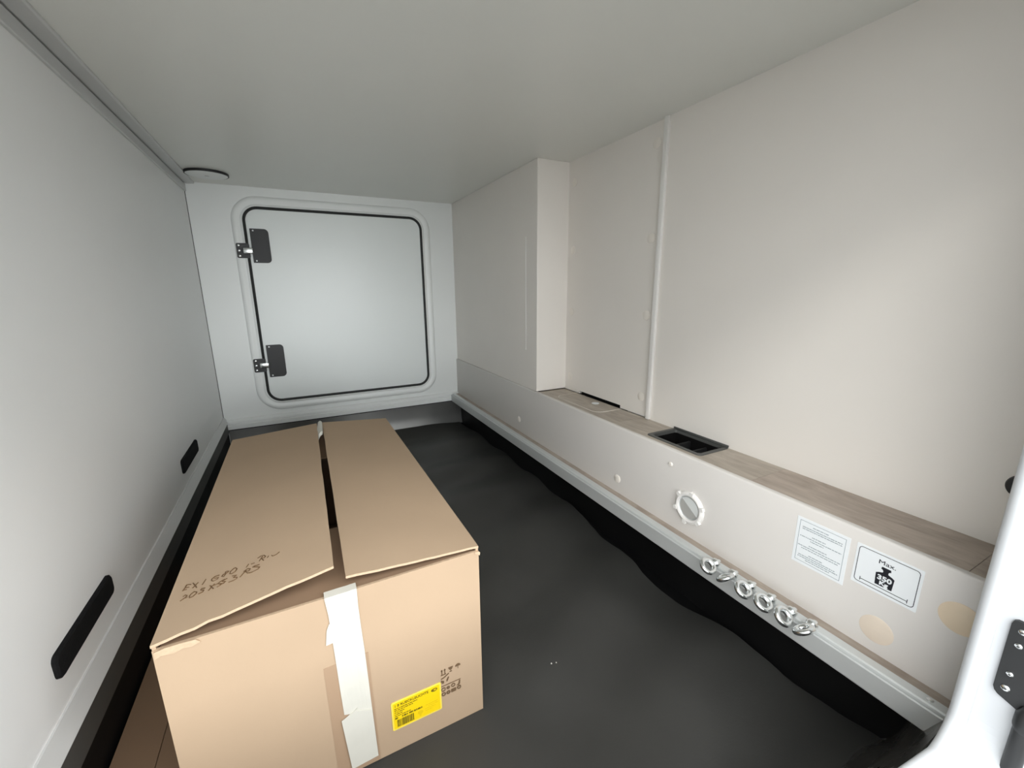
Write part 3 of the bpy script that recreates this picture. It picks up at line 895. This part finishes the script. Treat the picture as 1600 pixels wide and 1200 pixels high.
while x < 0.098:
    w_ = rnd.choice((0.0004, 0.0008, 0.0013, 0.0018))
    add_prism(bm, FBX, [(x, 0.0555), (x + w_, 0.0555), (x + w_, 0.0690), (x, 0.0690)], 0.0020, 0.0023)
    x += w_ + rnd.choice((0.0004, 0.0006, 0.0009))
p = finish('barcode', bm, M_OLIVE, lab); p['kind'] = 'stuff'
bm = bmesh.new()
add_prism(bm, FBX, circle(0.1090, 0.0640, 0.0042, 20), 0.0020, 0.0022)
for (y, a, b) in ((0.0725, 0.118, 0.138), (0.0690, 0.122, 0.140), (0.0655, 0.116, 0.134), (0.0620, 0.117, 0.128), (0.0575, 0.107, 0.110)):
    words(bm, FBX, a, b, y, 0.0020, 0.0016, rnd, 0.0002)
p = finish('faint_print', bm, M_OCHRE, lab); p['kind'] = 'stuff'
lg = prism('oval_logo', FBX, circle(0.1330, 0.0955, 0.0052, 28, 0.0030), 0.0020, 0.0023, M_OLIVE, lab)
prism('logo_mark', FBX, circle(0.1342, 0.0958, 0.0022, 16, 0.0013), 0.0023, 0.0025, M_OCHRE, lg)

# printed handling marks right of the label
bm = bmesh.new()
def pp(pts, h=0.0016):
    add_prism(bm, FBX, pts, 0.0008, h)
def bar(x0, y0, x1, y1, w_):
    d = Vector((x1 - x0, y1 - y0)); n_ = Vector((-d.y, d.x)).normalized() * w_ / 2
    pp([(x0 - n_.x, y0 - n_.y), (x1 - n_.x, y1 - n_.y), (x1 + n_.x, y1 + n_.y), (x0 + n_.x, y0 + n_.y)])
def ringp(cx, cy, r, w_, n=18):
    o = circle(cx, cy, r, n); q = circle(cx, cy, r - w_, n)
    add_loft(bm, [[FBX.p(a, b, 0.0008) for a, b in o], [FBX.p(a, b, 0.0016) for a, b in o], [FBX.p(a, b, 0.0016) for a, b in q], [FBX.p(a, b, 0.0008) for a, b in q]])
for cx in (0.1475, 0.1525):                                # this way up arrows
    bar(cx, 0.1165, cx, 0.1245, 0.0014)
    pp([(cx - 0.0016, 0.1235), (cx + 0.0016, 0.1235), (cx, 0.1265)])
bar(0.1455, 0.1155, 0.1545, 0.1155, 0.0007)
pp([(0.1585, 0.1250), (0.1665, 0.1250), (0.1648, 0.1210), (0.1632, 0.1200), (0.1618, 0.1200), (0.1600, 0.1210)])   # glass
bar(0.1625, 0.1205, 0.1625, 0.1165, 0.0006); bar(0.1605, 0.1165, 0.1645, 0.1165, 0.0007)
pp([(0.1705 + 0.0045 * (1 - math.cos(R_(a))), 0.1215 + 0.0042 * math.sin(R_(a))) for a in range(0, 181, 20)])      # umbrella
bar(0.1750, 0.1220, 0.1750, 0.1165, 0.0006)
bar(0.1455, 0.1085, 0.1505, 0.1095, 0.0016); bar(0.1505, 0.1095, 0.1590, 0.1145, 0.0014)                           # hands
pp([(0.1455, 0.1060), (0.1505, 0.1025), (0.1500, 0.0990), (0.1470, 0.0990), (0.1452, 0.1030)])
pp([(0.1545, 0.1000), (0.1560, 0.1000), (0.1580, 0.1040), (0.1588, 0.1080), (0.1570, 0.1070), (0.1545, 0.1030)])
bar(0.1455, 0.0935, 0.1785, 0.0935, 0.0008)
ringp(0.1487, 0.0865, 0.0036, 0.0012); ringp(0.1568, 0.0865, 0.0028, 0.0018); ringp(0.1655, 0.0872, 0.0035, 0.0012)
pp([(0.1715, 0.0835), (0.1745, 0.0850), (0.1760, 0.0915), (0.1780, 0.0915), (0.1775, 0.0850), (0.1745, 0.0825)])
ringp(0.1487, 0.0770, 0.0036, 0.0016); ringp(0.1568, 0.0770, 0.0034, 0.0022)
pp(rrect(0.1615, 0.0740, 0.1700, 0.0800, 0.001, 3)); ringp(0.1755, 0.0778, 0.0036, 0.0018)
p = finish('handling_marks', bm, M_PRINT, crt); p['label'] = 'printed brown handling symbols'

# handwriting on the left flap
STROKES = [[(-0.1777,0.6401),(-0.1762,0.6451),(-0.1753,0.6516)],[(-0.1757,0.6516),(-0.1728,0.6504),(-0.1696,0.6482)],[(-0.1761,0.6459),(-0.1711,0.6434)],[(-0.1776,0.6413),(-0.1732,0.6403)],[(-0.1676,0.6498),(-0.164,0.6422),(-0.1609,0.6345)],[(-0.161,0.6463),(-0.1635,0.6418),(-0.1659,0.6374)],[(-0.1522,0.647),(-0.1548,0.6365)],[(-0.1356,0.6438),(-0.141,0.6447),(-0.1445,0.6412),(-0.1443,0.6377),(-0.1414,0.6342),(-0.1369,0.6354),(-0.1359,0.6383),(-0.1414,0.6407)],[(-0.1263,0.6463),(-0.1288,0.6458),(-0.1275,0.6405),(-0.1297,0.6351),(-0.1321,0.6381),(-0.1308,0.6413),(-0.1277,0.6416),(-0.124,0.6436),(-0.1263,0.6463)],[(-0.1185,0.6466),(-0.1219,0.642),(-0.1223,0.637),(-0.1196,0.6344),(-0.1158,0.6366),(-0.1141,0.6424),(-0.1162,0.6465),(-0.1185,0.6466)],[(-0.0997,0.6427),(-0.1022,0.6365)],[(-0.0965,0.64),(-0.0919,0.6397)],[(-0.0823,0.6489),(-0.0841,0.645),(-0.0861,0.6392)],[(-0.0887,0.6493),(-0.0845,0.6521),(-0.0803,0.6506),(-0.0783,0.6462),(-0.0799,0.6432),(-0.0835,0.6442),(-0.0802,0.6367)],[(-0.0744,0.6438),(-0.0759,0.6404)],[(-0.0702,0.6423),(-0.0688,0.639),(-0.0641,0.6392),(-0.06,0.6432)],[(-0.1746,0.6254),(-0.1722,0.6273),(-0.1697,0.6244),(-0.1718,0.6205),(-0.1763,0.6176)],[(-0.1735,0.6201),(-0.1687,0.6203)],[(-0.1654,0.6241),(-0.1667,0.6205),(-0.1656,0.6164),(-0.1622,0.6162),(-0.1591,0.6199),(-0.159,0.6236),(-0.1623,0.6269),(-0.1654,0.6241)],[(-0.1498,0.6253),(-0.1542,0.6272),(-0.155,0.6254),(-0.1505,0.621),(-0.1514,0.6178),(-0.1562,0.617)],[(-0.1389,0.6259),(-0.1419,0.6211),(-0.1446,0.6153)],[(-0.1445,0.6262),(-0.1411,0.6223),(-0.1344,0.624)],[(-0.1425,0.6224),(-0.1388,0.6152)],[(-0.1269,0.6278),(-0.1337,0.6252),(-0.1348,0.6232),(-0.1301,0.6196),(-0.1307,0.617),(-0.1349,0.6155)],[(-0.124,0.627),(-0.1291,0.6261),(-0.1298,0.6244),(-0.1252,0.6209),(-0.1273,0.6188),(-0.1318,0.6184)],[(-0.1184,0.6283),(-0.1129,0.626),(-0.1166,0.6232),(-0.1118,0.6202),(-0.112,0.6172),(-0.1156,0.6154),(-0.1215,0.6161)],[(-0.1014,0.628),(-0.1049,0.623),(-0.108,0.6173)],[(-0.1048,0.6278),(-0.0998,0.6312),(-0.0963,0.628),(-0.0977,0.6245),(-0.1022,0.6257),(-0.0988,0.6196),(-0.0928,0.6174)],[(-0.0852,0.6299),(-0.0923,0.6314),(-0.0937,0.6305),(-0.0885,0.6268),(-0.0843,0.6226),(-0.0865,0.6193),(-0.0923,0.618),(-0.0967,0.6179)]]
bm = bmesh.new()
for st in STROKES:
    pts = []
    for (x, y) in st:
        fr_ = (y - BY0) / (BY1 - BY0)
        s = (x - BX0) / (0.0080 + 0.0115 * fr_ - BX0)
        pts.append(Vector((x, y, flap_z(-1, s, fr_) + T * 0.9 + 0.0002)))
    add_tube(bm, pts, 0.00075, 5)
p = finish('handwriting', bm, M_PEN, flapL); p['label'] = 'brown marker handwriting'

# ------------------------------------------------------------------ low second carton wedged beside the big one
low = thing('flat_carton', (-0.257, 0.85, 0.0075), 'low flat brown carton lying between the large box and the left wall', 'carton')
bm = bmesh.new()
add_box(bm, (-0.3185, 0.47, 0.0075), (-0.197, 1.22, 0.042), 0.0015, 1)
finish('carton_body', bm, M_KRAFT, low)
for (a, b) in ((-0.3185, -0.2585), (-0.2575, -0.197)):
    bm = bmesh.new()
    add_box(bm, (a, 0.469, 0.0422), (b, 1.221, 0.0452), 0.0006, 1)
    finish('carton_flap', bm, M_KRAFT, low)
